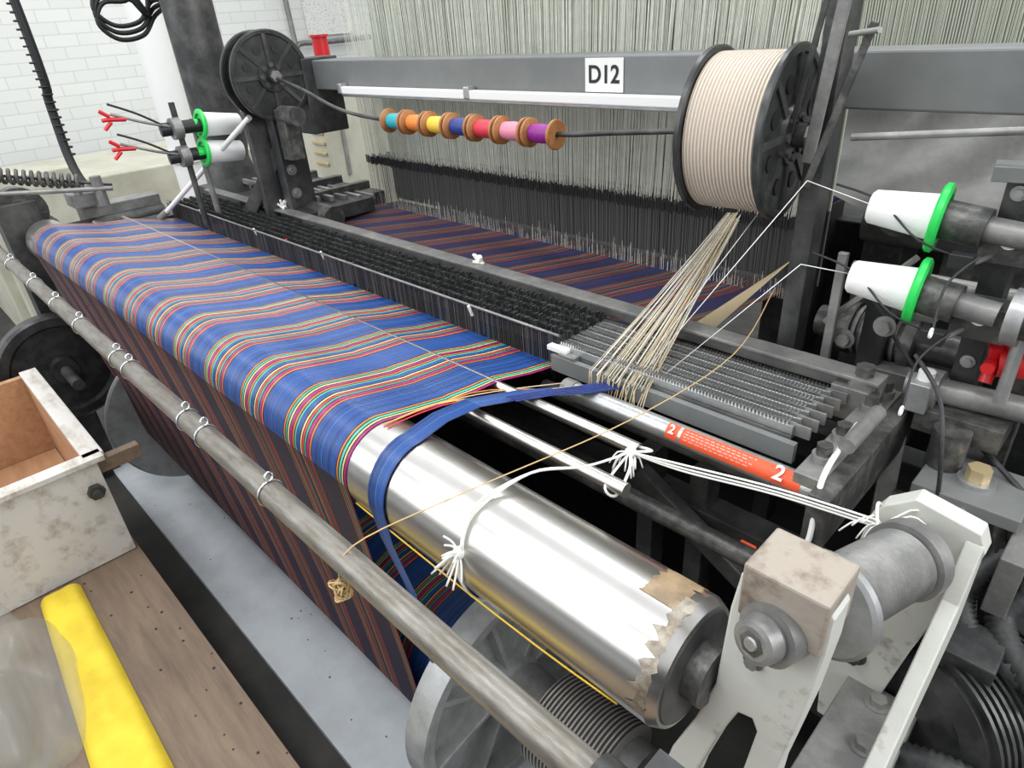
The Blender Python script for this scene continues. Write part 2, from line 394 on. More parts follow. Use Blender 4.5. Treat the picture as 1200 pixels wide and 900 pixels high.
for i in range(20):
    a=i*.9; c.torus((-.605+random.uniform(-.006,.006),.237+random.uniform(-.004,.004),.985+random.uniform(-.01,.01)),(math.cos(a),math.sin(a*.7),math.sin(a)),.009,.0014,'tan_yarn',10,5)
c.done()

# ------------------------------------------------------------ warp beam
by,bz,br_=.60,.33,.175
wb=empty('warp_beam')
rows=[]
for k in range(49):
    a=2*pi*k/48; rows.append((-2.52,-.79,by+br_*math.cos(a),bz+br_*math.sin(a)))
o=sheet('wound_yarn',rows,'warp_yarn_wound',nx=4); o.parent=wb
c=M('beam_core'); c.cyl((-2.75,by,bz),(-.45,by,bz),.06,'mid_iron')
c.lathe((-2.56,by,bz),(1,0,0),[(0,.06),(0,.29),(.004,.297),(.016,.297),(.02,.29),(.02,.06)],'alu_cast',64)
c.lathe((-2.56,by,bz),(1,0,0),[(.02,.06),(.035,.08),(.035,.1),(.02,.12)],'alu_cast',48)
c.done(parent=wb)
c=M('cast_flange')
x0=-.76
c.lathe((x0,by,bz),(1,0,0),[(0,.05),(0,.25),(.055,.25),(.055,.232),(.015,.225),(.015,.07),(.06,.065),(.06,.03)],'alu_cast',64)
c.lathe((x0,by,bz),(1,0,0),[(.055,.25),(.06,.252),(.06,.262),(.0,.262),(0,.25)],'alu_cast',64)
for i in range(8):
    a=i*pi/4+.2; d=Vector((0,math.cos(a),math.sin(a)))
    c.bar(Vector((x0+.03,by,bz))+d*.06,Vector((x0+.03,by,bz))+d*.235,.035,.012,'alu_cast',up=(Vector((1,0,0)).cross(d)))
c.done(.002,wb)
c=M('threaded_collar'); c.lathe((-.60,by,bz+.0),(1,0,0),[(0,.02),(0,.10),(.17,.10),(.17,.02)],'thread_groove',48)
c.lathe((-.43,by,bz),(1,0,0),[(0,.0001),(0,.075),(.04,.075),(.04,.04),(.1,.04),(.1,.0001)],'mid_iron',40); c.done(parent=wb)
c=M('brake_wheel'); c.lathe((-2.85,.29,.55),(1,0,0),[(0,.001),(0,.2),(.01,.21),(.05,.21),(.06,.2),(.06,.17),(.045,.16),(.045,.05),(.08,.045),(.08,.001)],'black_gloss',56)
c.cyl((-2.9,.29,.55),(-2.6,.29,.55),.02,'dark_iron')
c.box((-2.92,.29,.3),(.06,.1,.6),'dark_iron'); c.done(.002)

# ------------------------------------------------------------ warp stop motion (drop wires)
sm=empty('warp_stop_motion')
bars_y=[.885,.912,.939,.966,.993,1.02]
c=M('serrated_bars')
for y in bars_y:
    c.box((-1.64,y,1.012),(2.68,.004,.02),'mid_iron')
    c.box((-.565,y,1.012),(.48,.016,.014),'alu')
    x=-.80
    while x<-.33:
        c.box((x,y,1.022),(.0028,.013,.006),'chrome'); x+=.0062
c.box((-.565,.95,1.0),(.48,.15,.006),'mid_iron')
c.done(parent=sm)
c=M('drop_wires')
for y in bars_y:
    x=-2.93
    while x<-.80:
        h=random.uniform(-.0015,.0015)+ (.004 if random.random()<.06 else 0)
        vs=[(x,y-.005,.935+h*6),(x,y+.005,.935+h*6),(x+.001,y+.005,1.032+h),(x+.001,y-.005,1.032+h)]
        c.add(vs,[(0,1,2,3)],'wire_dark')
        w=.0011
        c.add([(x-w,y-.006,.935+h*8),(x+w,y-.006,.935+h*8),(x+w,y-.006,1.032+h),(x-w,y-.006,1.032+h)],[(0,1,2,3)],'wire_dark' if random.random()<.65 else 'wire_mid')
        c.box((x,y,1.031+h),(.0016,.009,.004),'wire_dark' if random.random()<.65 else 'wire_mid')
        x+=random.uniform(.0035,.0055)
c.done(parent=sm)
c=M('stop_motion_rails')
c.box((-1.60,1.062,1.028),(2.68,.022,.03),'mid_iron')
c.box((-1.60,1.052,1.045),(2.68,.042,.006),'mid_iron')
c.cyl((-2.93,.872,1.040),(-.80,.872,1.040),.0028,'mid_iron',seg=10)
c.cyl((-.72,.815,.970),(-.25,.815,.970),.0185,'alu',seg=32); c.cyl((-.735,.815,.970),(-.71,.815,.970),.021,'mid_iron')
c.cyl((-.82,.845,.93),(-.25,.845,.93),.016,'dark_iron')
c.box((-.56,.862,.985),(.50,.012,.035),'grey_paint')
for x,y in((-1.72,.885),(-1.06,.872),(-2.15,.885),(-2.6,.885)):
    c.box((x,y-.006,1.03),(.005,.006,.03),'white',(20,0,10))
c.box((-1.95,.885,1.036),(.008,.008,.006),'red_plastic')
c.box((-.80,.87,1.012),(.05,.016,.010),'white',(0,0,0))
c.box((-.77,.872,.995),(.04,.03,.03),'mid_iron')
c.done(.001,parent=sm)
ty,tz=.815,.970
c=M('orange_label')
for a,b_ in((-.50,-.478),(-.472,-.272)):
    vs=[];fs=[];n_=12
    for i in range(n_+1):
        a_=math.radians(95+90*i/n_)
        for x in(a,b_): vs.append((x,ty+.0189*math.cos(a_),tz+.0189*math.sin(a_)))
    for i in range(n_): fs.append((2*i,2*i+1,2*i+3,2*i+2))
    c.add(vs,fs,'label_orange',True)
for k in range(4):
    a=math.radians(112+15*k); x=-.466
    while x<-.345-.01*(k%2):
        w=random.uniform(.003,.009); h_=.055
        v=[(x,ty+.0191*math.cos(a),tz+.0191*math.sin(a)),(x+w,ty+.0191*math.cos(a),tz+.0191*math.sin(a)),(x+w,ty+.0191*math.cos(a+h_),tz+.0191*math.sin(a+h_)),(x,ty+.0191*math.cos(a+h_),tz+.0191*math.sin(a+h_))]
        c.add(v,[(0,1,2,3)],'plank_white'); x+=w+.003
c.done(parent=sm)
def text(name,s,size,loc,M3,mat,parent=None,ext=.0003):
    cu=bpy.data.curves.new(name,'FONT'); cu.body=s; cu.size=size; cu.align_x='CENTER'; cu.align_y='CENTER'; cu.extrude=ext; cu.offset=size*.02
    o=bpy.data.objects.new(name,cu); sc.collection.objects.link(o); cu.materials.append(MATS[mat])
    o.matrix_world=Matrix.Translation(loc)@M3.to_4x4()
    if parent: o.parent=parent
    return o
def basis(u,v):
    u=Vector(u).normalized(); v=Vector(v).normalized(); n=u.cross(v); return Matrix((u,v,n)).transposed()
a=math.radians(135); nrm=Vector((0,math.cos(a),math.sin(a)))
for x,s_ in((-.489,.022),(-.305,.032)):
    text('label_digit','2',s_,Vector((x,ty,tz))+nrm*.0215,basis((1,0,0),nrm.cross(Vector((1,0,0)))),'white',sm)

c=M('stop_motion_end_block')
c.box((-.265,.96,.975),(.04,.32,.05),'mid_iron'); c.box((-.235,.97,.95),(.03,.40,.09),'grease_iron')
c.box((-.30,1.05,1.0),(.06,.05,.06),'mid_iron')
for y in(.85,.92,1.03,1.09):
    c.cyl((-.265,y,1.0),(-.265,y,1.012),.016,'mid_iron'); c.hexa((-.265,y,1.012),(-.265,y,1.028),.012,'grease_iron')
c.cyl((-.29,1.05,1.03),(-.29,1.05,1.045),.022,'mid_iron'); c.hexa((-.29,1.05,1.045),(-.29,1.05,1.065),.015,'grease_iron')
c.cyl((-.24,.86,1.03),(-.24,.98,1.03),.012,'mid_iron')
c.box((-.21,1.08,1.03),(.03,.05,.05),'alu'); c.cyl((-.21,1.08,1.05),(-.21,1.08,1.07),.012,'white')
c.tube([(-.25,.93,1.03),(-.25,.87,1.02),(-.245,.80,1.0),(-.235,.765,.93),(-.24,.76,.86),(-.2,.80,.8)],.0045,'white',8)
c.done(.0025)

# ------------------------------------------------------------ harness
def harness(name,x0,x1,yc,z0,zm,z1,n,spread=1.0,rows_=3):
    e=empty(name)
    c=M('cords')
    xc=(x0+x1)/2
    for r_ in range(rows_):
        for i in range(n):
            x=x0+(x1-x0)*(i+random.uniform(.1,.9))/n; y=yc+r_*.028
            xt=xc+(x-xc)*spread+random.uniform(-.006,.006); w=.0008
            c.add([(x-w,y,zm),(x+w,y,zm),(xt+w,y+.01,z1),(xt-w,y+.01,z1)],[(0,1,2,3)],'heddle_light')
            if zm>z0:
                c.add([(x-w,y,z0),(x+w,y,z0),(x+w,y,zm),(x-w,y,zm)],[(0,1,2,3)],'heddle_dark')
                if r_==0 and random.random()<.75:
                    zz=z0+random.uniform(.01,.07); c.add([(x-w*.6,y-.001,z0),(x+w*.6,y-.001,z0),(x+w*.6,y-.001,zz),(x-w*.6,y-.001,zz)],[(0,1,2,3)],'heddle_light')
    c.done(parent=e)
    c=M('rear_cords')
    c.box((xc,yc+rows_*.03+.03,(zm+z1)/2),((x1-x0)*1.02,.004,z1-zm),'harness_back')
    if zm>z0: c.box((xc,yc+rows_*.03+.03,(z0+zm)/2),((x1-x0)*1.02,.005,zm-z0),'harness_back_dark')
    c.done(parent=e)
    if zm>z0:
        c=M('heddle_eye_band')
        x=x0
        while x<x1:
            w=random.uniform(.004,.008); h=random.uniform(-.004,.004)
            for r_ in range(rows_): c.box((x,yc+r_*.028-.002,zm-.006+h-.002*r_),(.0035,.002,.028),'heddle_eye')
            x+=w
        c.box((xc,yc+rows_*.03,zm-.006),(x1-x0,.003,.024),'heddle_eye')
        c.done(parent=e)
    return e
harness('jacquard_harness',-2.26,-.585,1.42,.985,1.165,1.95,340,1.06,3)
harness('jacquard_harness',-1.5,1.2,3.2,1.25,1.25,2.6,260,1.0,1)

# ------------------------------------------------------------ crossbeam, sign, light
c=M('loom_crossbeam'); c.box((-.95,1.30,1.466),(2.75,.1,.090),'grey_paint')
c.box((-2.28,1.28,1.40),(.10,.14,.24),'dark_iron')
c.done(.004)
c=M('loom_number_sign'); c.box((-.985,1.248,1.472),(.104,.002,.068),'white')
o=c.done(); text('sign_text','D12',.05,Vector((-.985,1.2462,1.472)),basis((1,0,0),(0,0,1)),'black',o)
c=M('light_rail'); c.box((-1.39,1.235,1.425),(1.32,.022,.022),'white'); c.box((-1.39,1.235,1.411),(1.30,.014,.01),'alu')
for x in(-2.04,-1.42,-.76): c.box((x,1.235,1.43),(.02,.03,.03),'alu')
c.done(.003)

# ------------------------------------------------------------ cord spools
def spool(name,xa,xb,y,z,R,Rc,cordmat,rot=0):
    c=M(name); w=xb-xa
    for x in(xa,xb):
        c.lathe((x-.006,y,z),(1,0,0),[(0,.02),(0,R-.004),(.002,R),(.010,R),(.012,R-.004),(.012,R*.9),(.008,R*.88),(.008,R*.36),(.016,R*.34),(.016,.02)],'black_gloss',64)
    c.lathe((xa,y,z),(1,0,0),[(.008,Rc),(w-.008,Rc)],cordmat,64)
    c.cyl((xa-.02,y,z),(xb+.03,y,z),.02,'dark_iron')
    for i in range(8):
        a=i*pi/4; d=Vector((0,math.cos(a),math.sin(a)))
        c.bar(Vector((xb+.003,y,z))+d*R*.32,Vector((xb+.003,y,z))+d*R*.9,.012,.006,'dark_iron',up=(1,0,0))
        c.cyl(Vector((xb+.004,y,z))+d*R*.25,Vector((xb+.014,y,z))+d*R*.25,.008,'grease_iron',seg=12)
    for i in range(8):
        a=(i+.5)*pi/4; d=Vector((0,math.cos(a),math.sin(a)))
        c.cyl(Vector((xb+.0025,y,z))+d*R*.62,Vector((xb+.0045,y,z))+d*R*.62,.014,'black',seg=16)
    c.hexa((xb+.02,y,z),(xb+.04,y,z),.018,'mid_iron')
    o=c.done()
    ctr=Vector(((xa+xb)/2,y,z)); o.matrix_world=Matrix.Translation(ctr)@Matrix.Rotation(math.radians(rot),4,'Z')@Matrix.Translation(-ctr)
    return o
spool('cord_spool',-.637,-.502,1.12,1.397,.137,.127,'spool_cord',5)
spool('cord_spool',-2.31,-2.24,1.10,1.478,.137,.11,'black_gloss')
c=M('bobbin_rod')
c.tube([(-.64,1.12,1.397),(-.85,1.11,1.382),(-1.0,1.1,1.372),(-1.3,1.1,1.37),(-1.62,1.1,1.372),(-1.85,1.1,1.39),(-2.05,1.1,1.44),(-2.22,1.1,1.475)],.0055,'dark_iron',8)
c.done()
for i,(n,_) in enumerate(BOB):
    x=-1.61+i*.089
    c=M('thread_bobbin')
    pr=[(.0,.0055),(.0,.029),(.001,.031),(.006,.031),(.007,.029),(.011,.013)]
    c.lathe((x,1.1,1.371),(1,0,0),pr,'bobbin_wood',28)
    c.lathe((x,1.1,1.371),(1,0,0),[(.008,.014),(.012,.019),(.04,.0205),(.068,.019),(.074,.014)],'thread_'+n,28)
    c.lathe((x+.082,1.1,1.371),(-1,0,0),pr,'bobbin_wood',28)
    c.done()

# ------------------------------------------------------------ beige selvedge yarns
c=M('selvedge_yarns')
for i in range(44):
    t=i/43
    p0=Vector((-.70+.125*t,.845+random.uniform(-.01,.02),1.0+random.uniform(0,.01))); p1=Vector((-.70+.025*t+random.uniform(-.004,.004),1.32,1.19+random.uniform(-.008,.008)))
    c.tube([p0,p1],.0009,'beige_yarn' if i%3 else 'string',5,1)
    if i%2: c.tube([p0,(p0.x,.838,.97),(p0.x,.83,.93)],.0010,'beige_yarn',5,2)
for i in range(16):
    t=i/15
    c.tube([(-.68+.05*t,1.12,.985),(-.61+.02*t,1.42,1.06+.02*t)],.0009,'beige_yarn',5,1)
for a_,b_ in(((-.60,.84,1.01),(-.43,1.05,1.345)),((-.57,.9,1.02),(-.40,1.0,1.23)),((-.43,1.05,1.345),(-.335,1.07,1.315)),((-.40,1.0,1.23),(-.335,1.04,1.215)),((-.62,.88,1.01),(-.52,1.12,1.29))):
    c.tube([a_,b_],.0007,'string',5,1)
c.done()
c=M('yarn_knot_tufts')
for p,s_ in(((-1.24,1.06,1.05),.022),((-2.3,1.06,1.05),.03)):
    for i in range(14):
        d=Vector((random.uniform(-1,1),random.uniform(-.5,.5),random.uniform(-.1,1)))*s_; p_=Vector(p)
        c.tube([p_,p_+d*.6,p_+d],.004,'string',6,2)
c.done()

# ------------------------------------------------------------ yarn cones
def cone(p,ax,L_=.088,ra=.025,rb=.033,rg=.050):
    c=M('yarn_cone')
    c.lathe(p,ax,[(0,.008),(0,ra-.004),(.004,ra),(L_,rb),(L_,.008)],'cone_yarn',32)
    c.lathe(p,ax,[(L_,.01),(L_,rg-.004),(L_+.003,rg),(L_+.010,rg),(L_+.013,rg-.005),(L_+.013,rg-.014),(L_+.006,rg-.018),(L_+.006,.02),(L_+.03,.018),(L_+.03,.001)],'green_plastic',40)
    return c.done()
cone((-.345,1.09,1.308),(1,.12,-.08))
cone((-.338,1.04,1.212),(1,.12,-.08))
cone((-2.5,1.065,1.325),(0,-1,.12),.13,.034,.04,.05)
cone((-2.5,1.05,1.235),(0,-1,.12),.13,.034,.04,.05)

c=M('yarn_tensioner_stand')
for z,y in((1.300,1.10),(1.203,1.05)):
    c.cyl((-.245,y,z),(-.19,y,z-.006),.028,'grease_iron'); c.cyl((-.19,y,z-.006),(-.14,y,z-.01),.018,'mid_iron')
    c.lathe((-.12,y+.02,z-.015),(1,0,0),[(0,.001),(0,.03),(.02,.03),(.02,.022),(.04,.022),(.04,.034),(.10,.034),(.10,.001)],'grease_iron',32); c.lathe((-.13,y+.02,z-.015),(1,0,0),[(0,.01),(0,.04),(.02,.04),(.02,.01)],'alu')
    c.box((-.16,y+.03,z-.03),(.07,.05,.05),'grease_iron'); c.bolt((-.16,y+.005,z-.02),(0,-1,.3),.008,'alu')
    c.tube([(-.20,y-.04,z-.04),(-.26,y-.05,z-.02),(-.33,y-.02,z+.02),(-.40,y-.01,z+.035)],.0020,'black',6)
    c.tube([(-.18,y-.05,z-.03),(-.20,y-.10,z-.06),(-.19,y-.16,z-.10)],.0020,'black',6); c.torus((-.19,y-.165,z-.105),(1,0,0),.006,.002,'string',12,5)
    c.box((-.20,y-.05,z-.04),(.03,.02,.02),'black'); c.tube([(-.20,y-.05,z-.04),(-.19,y-.02,z-.05),(-.17,y+.02,z-.04)],.004,'mid_iron',6)
c.cyl((-.13,1.10,1.105),(-.07,1.115,1.11),.024,'red_plastic')
for i in range(6):
    a=i*2*pi/6; c.cyl((-.135,1.10,1.105),(-.135,1.10+.036*math.cos(a),1.105+.036*math.sin(a)),.009,'red_plastic',seg=10)
c.box((-.17,1.15,1.06),(.035,.045,.62),'dark_iron')
c.box((-.10,1.18,1.05),(.028,.04,.55),'grease_iron')
c.box((-.17,1.12,1.37),(.07,.05,.02),'grey_paint',(0,0,10))
for z in(1.34,1.26,1.17,1.08,.99): c.bolt((-.17,1.127,z),(0,-1,0),.007,'alu')
c.box((-.13,1.11,1.17),(.12,.05,.03),'mid_iron'); c.box((-.15,1.10,.99),(.12,.07,.04),'grease_iron')
c.cyl((-.24,1.10,1.03),(-.05,1.12,1.03),.020,'mid_iron'); c.cyl((-.15,1.05,.90),(-.15,1.05,1.0),.026,'grease_iron'); c.cyl((-.22,1.10,1.03),(-.19,1.10,1.03),.034,'mid_iron')
c.cyl((-.11,1.08,1.23),(-.11,1.08,1.05),.009,'alu')
c.tube([(-.22,1.02,1.12),(-.17,1.0,1.07),(-.14,.97,.98),(-.13,.98,.88)],.0035,'rubber',8)
c.done(.0025)

c=M('yarn_tensioner_stand')
c.cyl((-2.52,.86,1.0),(-2.52,.86,1.42),.010,'dark_iron'); c.cyl((-2.54,.92,1.0),(-2.54,.92,1.36),.010,'mid_iron')
for z in(1.34,1.25):
    c.cyl((-2.52,.80,z),(-2.5,.93,z),.022,'black'); c.cyl((-2.5,.83,z),(-2.5,.86,z),.035,'mid_iron')
    c.tube([(-2.5,.86,z),(-2.5,.76,z+.03),(-2.5,.66,z+.07)],.005,'mid_iron',6)
    c.tube([(-2.5,.83,z),(-2.5,.74,z+.06),(-2.5,.66,z+.10)],.004,'black',6)
    for k in(-.02,.0,.02): c.cyl((-2.5,.655,z+.055+k*.4),(-2.5,.63,z+.055+k*1.4),.006,'red_plastic',seg=8)
    c.cyl((-2.5,.70,z+.05),(-2.5,.655,z+.055),.007,'red_plastic',seg=8)
c.done()
c=M('white_tie_rod'); c.cyl((-2.30,1.02,1.36),(-2.86,.84,1.01),.009,'white'); c.cyl((-2.86,.84,1.01),(-2.91,.82,.98),.013,'mid_iron'); c.done()

# ------------------------------------------------------------ roller bracket (bottom right)
c=M('roller_bracket')
out=[(-.190,1.129),(-.172,1.150),(-.115,1.150),(-.104,1.133),(-.104,1.09),(-.110,1.006),(-.124,.882),(-.136,.55),(-.172,.55),(-.162,.80),(-.150,.93),(-.157,.945),(-.172,.94),(-.190,.88),(-.212,.78),(-.245,.55),(-.292,.55),(-.245,.80),(-.222,.872),(-.201,.96),(-.196,1.08)]
c.prism(out,(0,.482,0),(1,0,0),(0,0,1),.036,'bracket_paint')
c.box((-.146,.470,1.122),(.078,.066,.064),'rusty_paint')
ax=Vector((.07,.30,-.05)).normalized(); H=Vector((-.1515,.420,1.097))
P0=H+ax*.014
c.cyl(P0+ax*.02,P0-ax*.008,.030,'mid_iron',seg=40); c.lathe(P0-ax*.008,-ax,[(0,.022),(.004,.023),(.018,.021),(.02,.016),(.02,.010)],'mid_iron',40); c.hexa(P0-ax*.014,P0-ax*.029,.0125,'grease_iron')
c.lathe(P0-ax*.029,-ax,[(0,.0001),(0,.007),(.002,.006),(.002,.0001)],'alu',16)
Pw=Vector((-.152,.580,1.005))
c.lathe(Pw-ax*.09,ax,[(0,.02),(.09,.02)],'grease_iron',24)
c.lathe(Pw,ax,[(0,.018),(0,.058),(.003,.063),(.012,.063),(.014,.058),(.014,.02)],'alu',56)
c.lathe(Pw,ax,[(.014,.02),(.014,.036),(.03,.036)],'alu',40)
c.bar((-.125,.47,.70),(-.11,.62,.62),.03,.04,'mid_iron'); c.bolt((-.165,.446,1.03),(0,-1,0),.007,'mid_iron')
c.done(.003)
c=M('tension_screw')
q0=Pw+ax*.03
c.lathe(q0,ax,[(0,.001),(0,.040)]+[(.004+.007*i+d,.040+(.004 if j else 0)) for i in range(18) for j,d in((0,0),(1,.0035))]+[(.132,.040),(.132,.050),(.155,.050),(.155,.001)],'mid_iron',40)
c.done()
c=M('bearing_housing')
c.prism([(-.20,.78),(-.175,.98),(-.165,1.0),(-.13,1.03),(-.055,1.015),(-.045,.99),(-.05,.96),(-.085,.78),(-.12,.55),(-.18,.55)],(0,.83,0),(1,0,0),(0,0,1),.03,'bracket_paint')
c.prism([(.56,.70),(.83,.84),(.83,.99),(.80,1.0),(.76,.93),(.57,.80)],(-.068,0,0),(0,1,0),(0,0,1),.02,'bracket_paint')
c.box((-.10,.68,.60),(.10,.26,.14),'mid_iron'); c.box((-.09,.64,.50),(.14,.2,.08),'rusty_paint'); c.box((-.10,.60,.26),(.12,.16,.52),'dark_iron')
for p in((-.09,.60,.67),(-.09,.70,.67),(-.10,.78,.67)): c.bolt(p,(0,0,1),.012,'mid_iron')
c.bolt((-.13,.80,.93),(0,-1,0),.012,'mid_iron'); c.bolt((-.15,.80,.72),(0,-1,0),.012,'grease_iron')
c.done(.002)

# ------------------------------------------------------------ loom side frame (right)
c=M('loom_side_frame')
c.bar((-.455,1.14,.6),(-.45,1.14,1.64),.034,.045,'dark_iron',up=(0,1,0))
c.bar((-.425,1.09,1.66),(-.455,1.10,1.36),.005,.020,'mid_iron',up=(1,0,0)); c.bar((-.375,1.06,1.56),(-.44,1.07,1.33),.004,.012,'grease_iron',up=(1,0,0))
c.bar((-.445,1.08,1.64),(-.49,1.10,1.40),.004,.010,'dark_iron',up=(1,0,0))
c.cyl((-.405,1.06,1.545),(-.36,1.04,1.55),.004,'mid_iron')
c.cyl((-.40,1.12,1.40),(.15,1.12,1.455),.0055,'mid_iron')
c.box((-.13,1.28,.44),(.06,.66,.88),'dark_iron')
c.box((-.10,1.03,.925),(.14,.12,.022),'grey_paint'); c.cyl((-.10,1.03,.936),(-.10,1.03,.943),.026,'alu'); c.hexa((-.10,1.03,.943),(-.10,1.03,.963),.017,'brass')
c.box((-.02,1.06,.86),(.03,.3,.10),'mid_iron'); c.box((-.11,1.0,.86),(.02,.14,.10),'grease_iron')
for i in range(5): c.cyl((-.10+.0,.985,.80+.03*i),(-.095,.93,.80+.03*i),.006,'mid_iron',seg=10)
c.box((-.13,.98,.78),(.08,.14,.10),'mid_iron'); c.box((-.05,1.35,.95),(.13,.2,.35),'dark_iron')
for z in(.70,.78,.86): c.cyl((-.20,1.02,z),(-.06,1.02,z),.016,'grease_iron')
c.box((-.33,1.24,.90),(.04,.10,.5),'dark_iron'); c.box((-.40,1.38,.8),(.05,.1,.6),'dark_iron')
c.bar((-.40,1.15,1.08),(-.28,1.15,1.22),.010,.025,'mid_iron',up=(0,1,0)); c.bar((-.38,1.12,1.22),(-.38,1.12,1.0),.016,.010,'mid_iron')
for x,z in((-.36,1.06),(-.3,1.1),(-.25,1.15)): c.bolt((x,1.14,z),(0,-1,0),.012,'mid_iron')
c.bar((-.24,1.12,.95),(-.20,1.0,.70),.03,.02,'mid_iron'); c.bar((-.06,1.0,.9),(.02,.92,.6),.02,.03,'grease_iron')
c.done(.003)
c=M('take_up_drive')
c.lathe((-.45,1.26,1.03),(1,0,0),[(0,.001),(0,.03),(.05,.03),(.05,.05),(.07,.05),(.07,.042),(.16,.042),(.16,.055),(.18,.055),(.18,.03),(.30,.03),(.30,.07),(.33,.07),(.33,.001)],'grease_iron',32)
for i in range(6): c.lathe((-.375+.014*i,1.26,1.03),(1,0,0),[(0,.042),(0,.047),(.006,.047),(.006,.042)],'mid_iron',32)
c.cyl((-.42,1.3,1.13),(-.1,1.3,1.13),.016,'mid_iron'); c.box((-.30,1.27,1.09),(.10,.06,.02),'mid_iron')
c.box((-.26,1.20,.96),(.14,.04,.08),'mid_iron')
for x in(-.31,-.22): c.bolt((x,1.18,.97),(0,-1,0),.010,'alu')
c.tube([(-.40,1.2,1.16),(-.34,1.16,1.14),(-.28,1.17,1.06),(-.22,1.16,1.0)],.004,'rubber',6); c.tube([(-.12,1.1,.96),(-.04,1.05,.93),(.02,1.05,.88),(.03,1.0,.8)],.005,'rubber',6)
c.done(.002)
c=M('loom_base_frame')
for y,z in((.95,.70),(1.2,.80),(1.0,.35)):
    c.box((-1.45,y,z),(2.7,.06,.07),'dark_iron')
c.cyl((-2.9,.80,.80),(-.15,.80,.80),.018,'grease_iron')
c.box((-1.45,1.35,.45),(2.7,.03,.9),'black')  # solid panel added to keep the space below the warp dark
c.box((-2.98,.9,.5),(.08,1.0,.95),'dark_iron')
for x in(-.5,-.62): c.box((x,.95,.62),(.04,.05,.4),'dark_iron')
c.bar((-.62,.9,.78),(-.3,.9,.60),.03,.04,'dark_iron')
c.box((-.36,.86,.76),(.03,.006,.025),'label_orange')
c.done(.003)

c=M('electric_motor')
p=Vector((.0,.88,.66)); a=Vector((.45,.8,-.05)).normalized()
prof=[(0,.001),(0,.07),(.012,.10),(.02,.10)]
for i in range(14): prof+=[(.02+i*.011,.10),(.02+i*.011,.112),(.025+i*.011,.112),(.025+i*.011,.10)]
prof+=[(.19,.09),(.2,.001)]
c.lathe(p-a*.1,a,prof,'black_gloss',40)
c.box(p+Vector((-.03,-.02,.11)),(.08,.08,.05),'rubber'); c.box(p+Vector((0,0,-.38)),(.22,.22,.50),'dark_iron')
c.done(.003)
c=M('corrugated_hose')
for pts in([(.08,1.04,.92),(.0,1.02,.88),(-.05,.97,.84),(-.06,.92,.80),(-.02,.88,.77),(.06,.86,.77)],[(.10,1.0,.86),(.03,.97,.84),(-.01,.93,.80),(.02,.88,.78),(.08,.84,.77)],[(-.10,.80,.50),(-.09,.77,.58),(-.06,.74,.64),(.0,.74,.67),(.06,.76,.66)]):
    c.tube(pts,.021,'rubber',12,14,lambda i:1.0 if i%2 else .82)
c.done()

# ------------------------------------------------------------ background right
c=M('neighbour_loom')
c.box((.2,2.3,.5),(2.2,.5,1.0),'dark_iron'); c.box((-.15,2.0,1.02),(.5,.25,.16),'grease_iron'); c.cyl((-.6,1.9,1.05),(.3,1.9,1.05),.05,'mid_iron'); c.box((-.55,2.0,.6),(.1,.2,1.2),'grease_iron')
c.box((.1,2.35,1.28),(1.9,.15,.10),'grey_paint')
for x in(-.5,-.3,-.12): c.cyl((x,1.95,1.1),(x,1.8,1.1),.05,'grease_iron')
c.done(.005)
vs=[];fs=[];nx,ny=40,20
for j in range(ny+1):
    for i in range(nx+1):
        s=i/nx;t=j/ny; x=-.78+.75*s; z=1.36-.2*t-.05*math.sin(s*3.1)*t+.01*noise.noise((s*5,t*3,0)); y=1.9-.10*t+.05*noise.noise((s*6+t*2,t*1.5,2))
        vs.append((x,y,z))
for j in range(ny):
    for i in range(nx): a0=j*(nx+1)+i; fs.append((a0,a0+1,a0+nx+2,a0+nx+1))
c=M('draped_cloth'); c.add(vs,fs,'grey_cloth',True); c.done()
c=M('storage_box'); c.box((-.80,2.0,1.24),(.12,.2,.11),'blue_box'); c.box((-.80,2.0,1.12),(.13,.2,.12),'purple_box'); c.box((-.80,2.0,.53),(.13,.2,1.06),'dark_iron'); c.done(.006)

# ------------------------------------------------------------ left machine
c=M('spool_stand')
c.box((-2.27,1.12,1.22),(.05,.10,.44),'dark_iron'); c.prism([(-.03,.0),(.16,.0),(.10,.12),(.04,.34),(-.03,.36)],(-2.34,1.04,1.02),(0,1,0),(0,0,1),.03,'dark_iron')
c.cyl((-2.22,1.10,1.36),(-2.12,1.10,1.36),.03,'grease_iron'); c.cyl((-2.35,1.15,1.02),(-2.1,1.15,1.02),.04,'grease_iron')
c.box((-2.2,1.1,1.30),(.06,.05,.16),'grease_iron'); c.bar((-2.45,1.0,1.02),(-2.25,1.12,1.30),.03,.05,'dark_iron'); c.box((-2.4,1.2,1.02),(.5,.3,.05),'dark_iron')
for z in(1.1,1.18,1.26): c.bolt((-2.245,1.10,z),(1,0,0),.012,'mid_iron')
c.done(.003)
c=M('support_column'); c.lathe((-2.97,1.18,.0),(0,0,1),[(0,.001),(0,.13),(1.0,.12),(1.15,.085),(1.2,.095),(2.6,.095),(2.6,.001)],'dark_iron',40); c.done()
c=M('side_rails')
for i in range(5):
    c.box((-2.62+.02*i,1.18+.045*i,1.06-.005*i),(.75,.016,.02),'alu' if i%2 else 'mid_iron')
c.box((-2.75,1.3,.98),(.9,.4,.08),'dark_iron')
for x in(-2.3,-2.5,-2.7): c.box((x,1.28,1.06),(.03,.3,.03),'grease_iron')
c.done(.002)
c=M('roller_end_bearing')
c.lathe((-3.25,.42,1.06),(1,0,0),[(0,.001),(0,.09),(.06,.09),(.06,.05),(.09,.045),(.09,.001)],'grease_iron',32)
c.box((-3.2,.40,.85),(.12,.14,.5),'dark_iron'); c.box((-3.1,.62,1.08),(.12,.10,.05),'mid_iron'); c.box((-3.15,.75,1.0),(.1,.3,.08),'mid_iron')
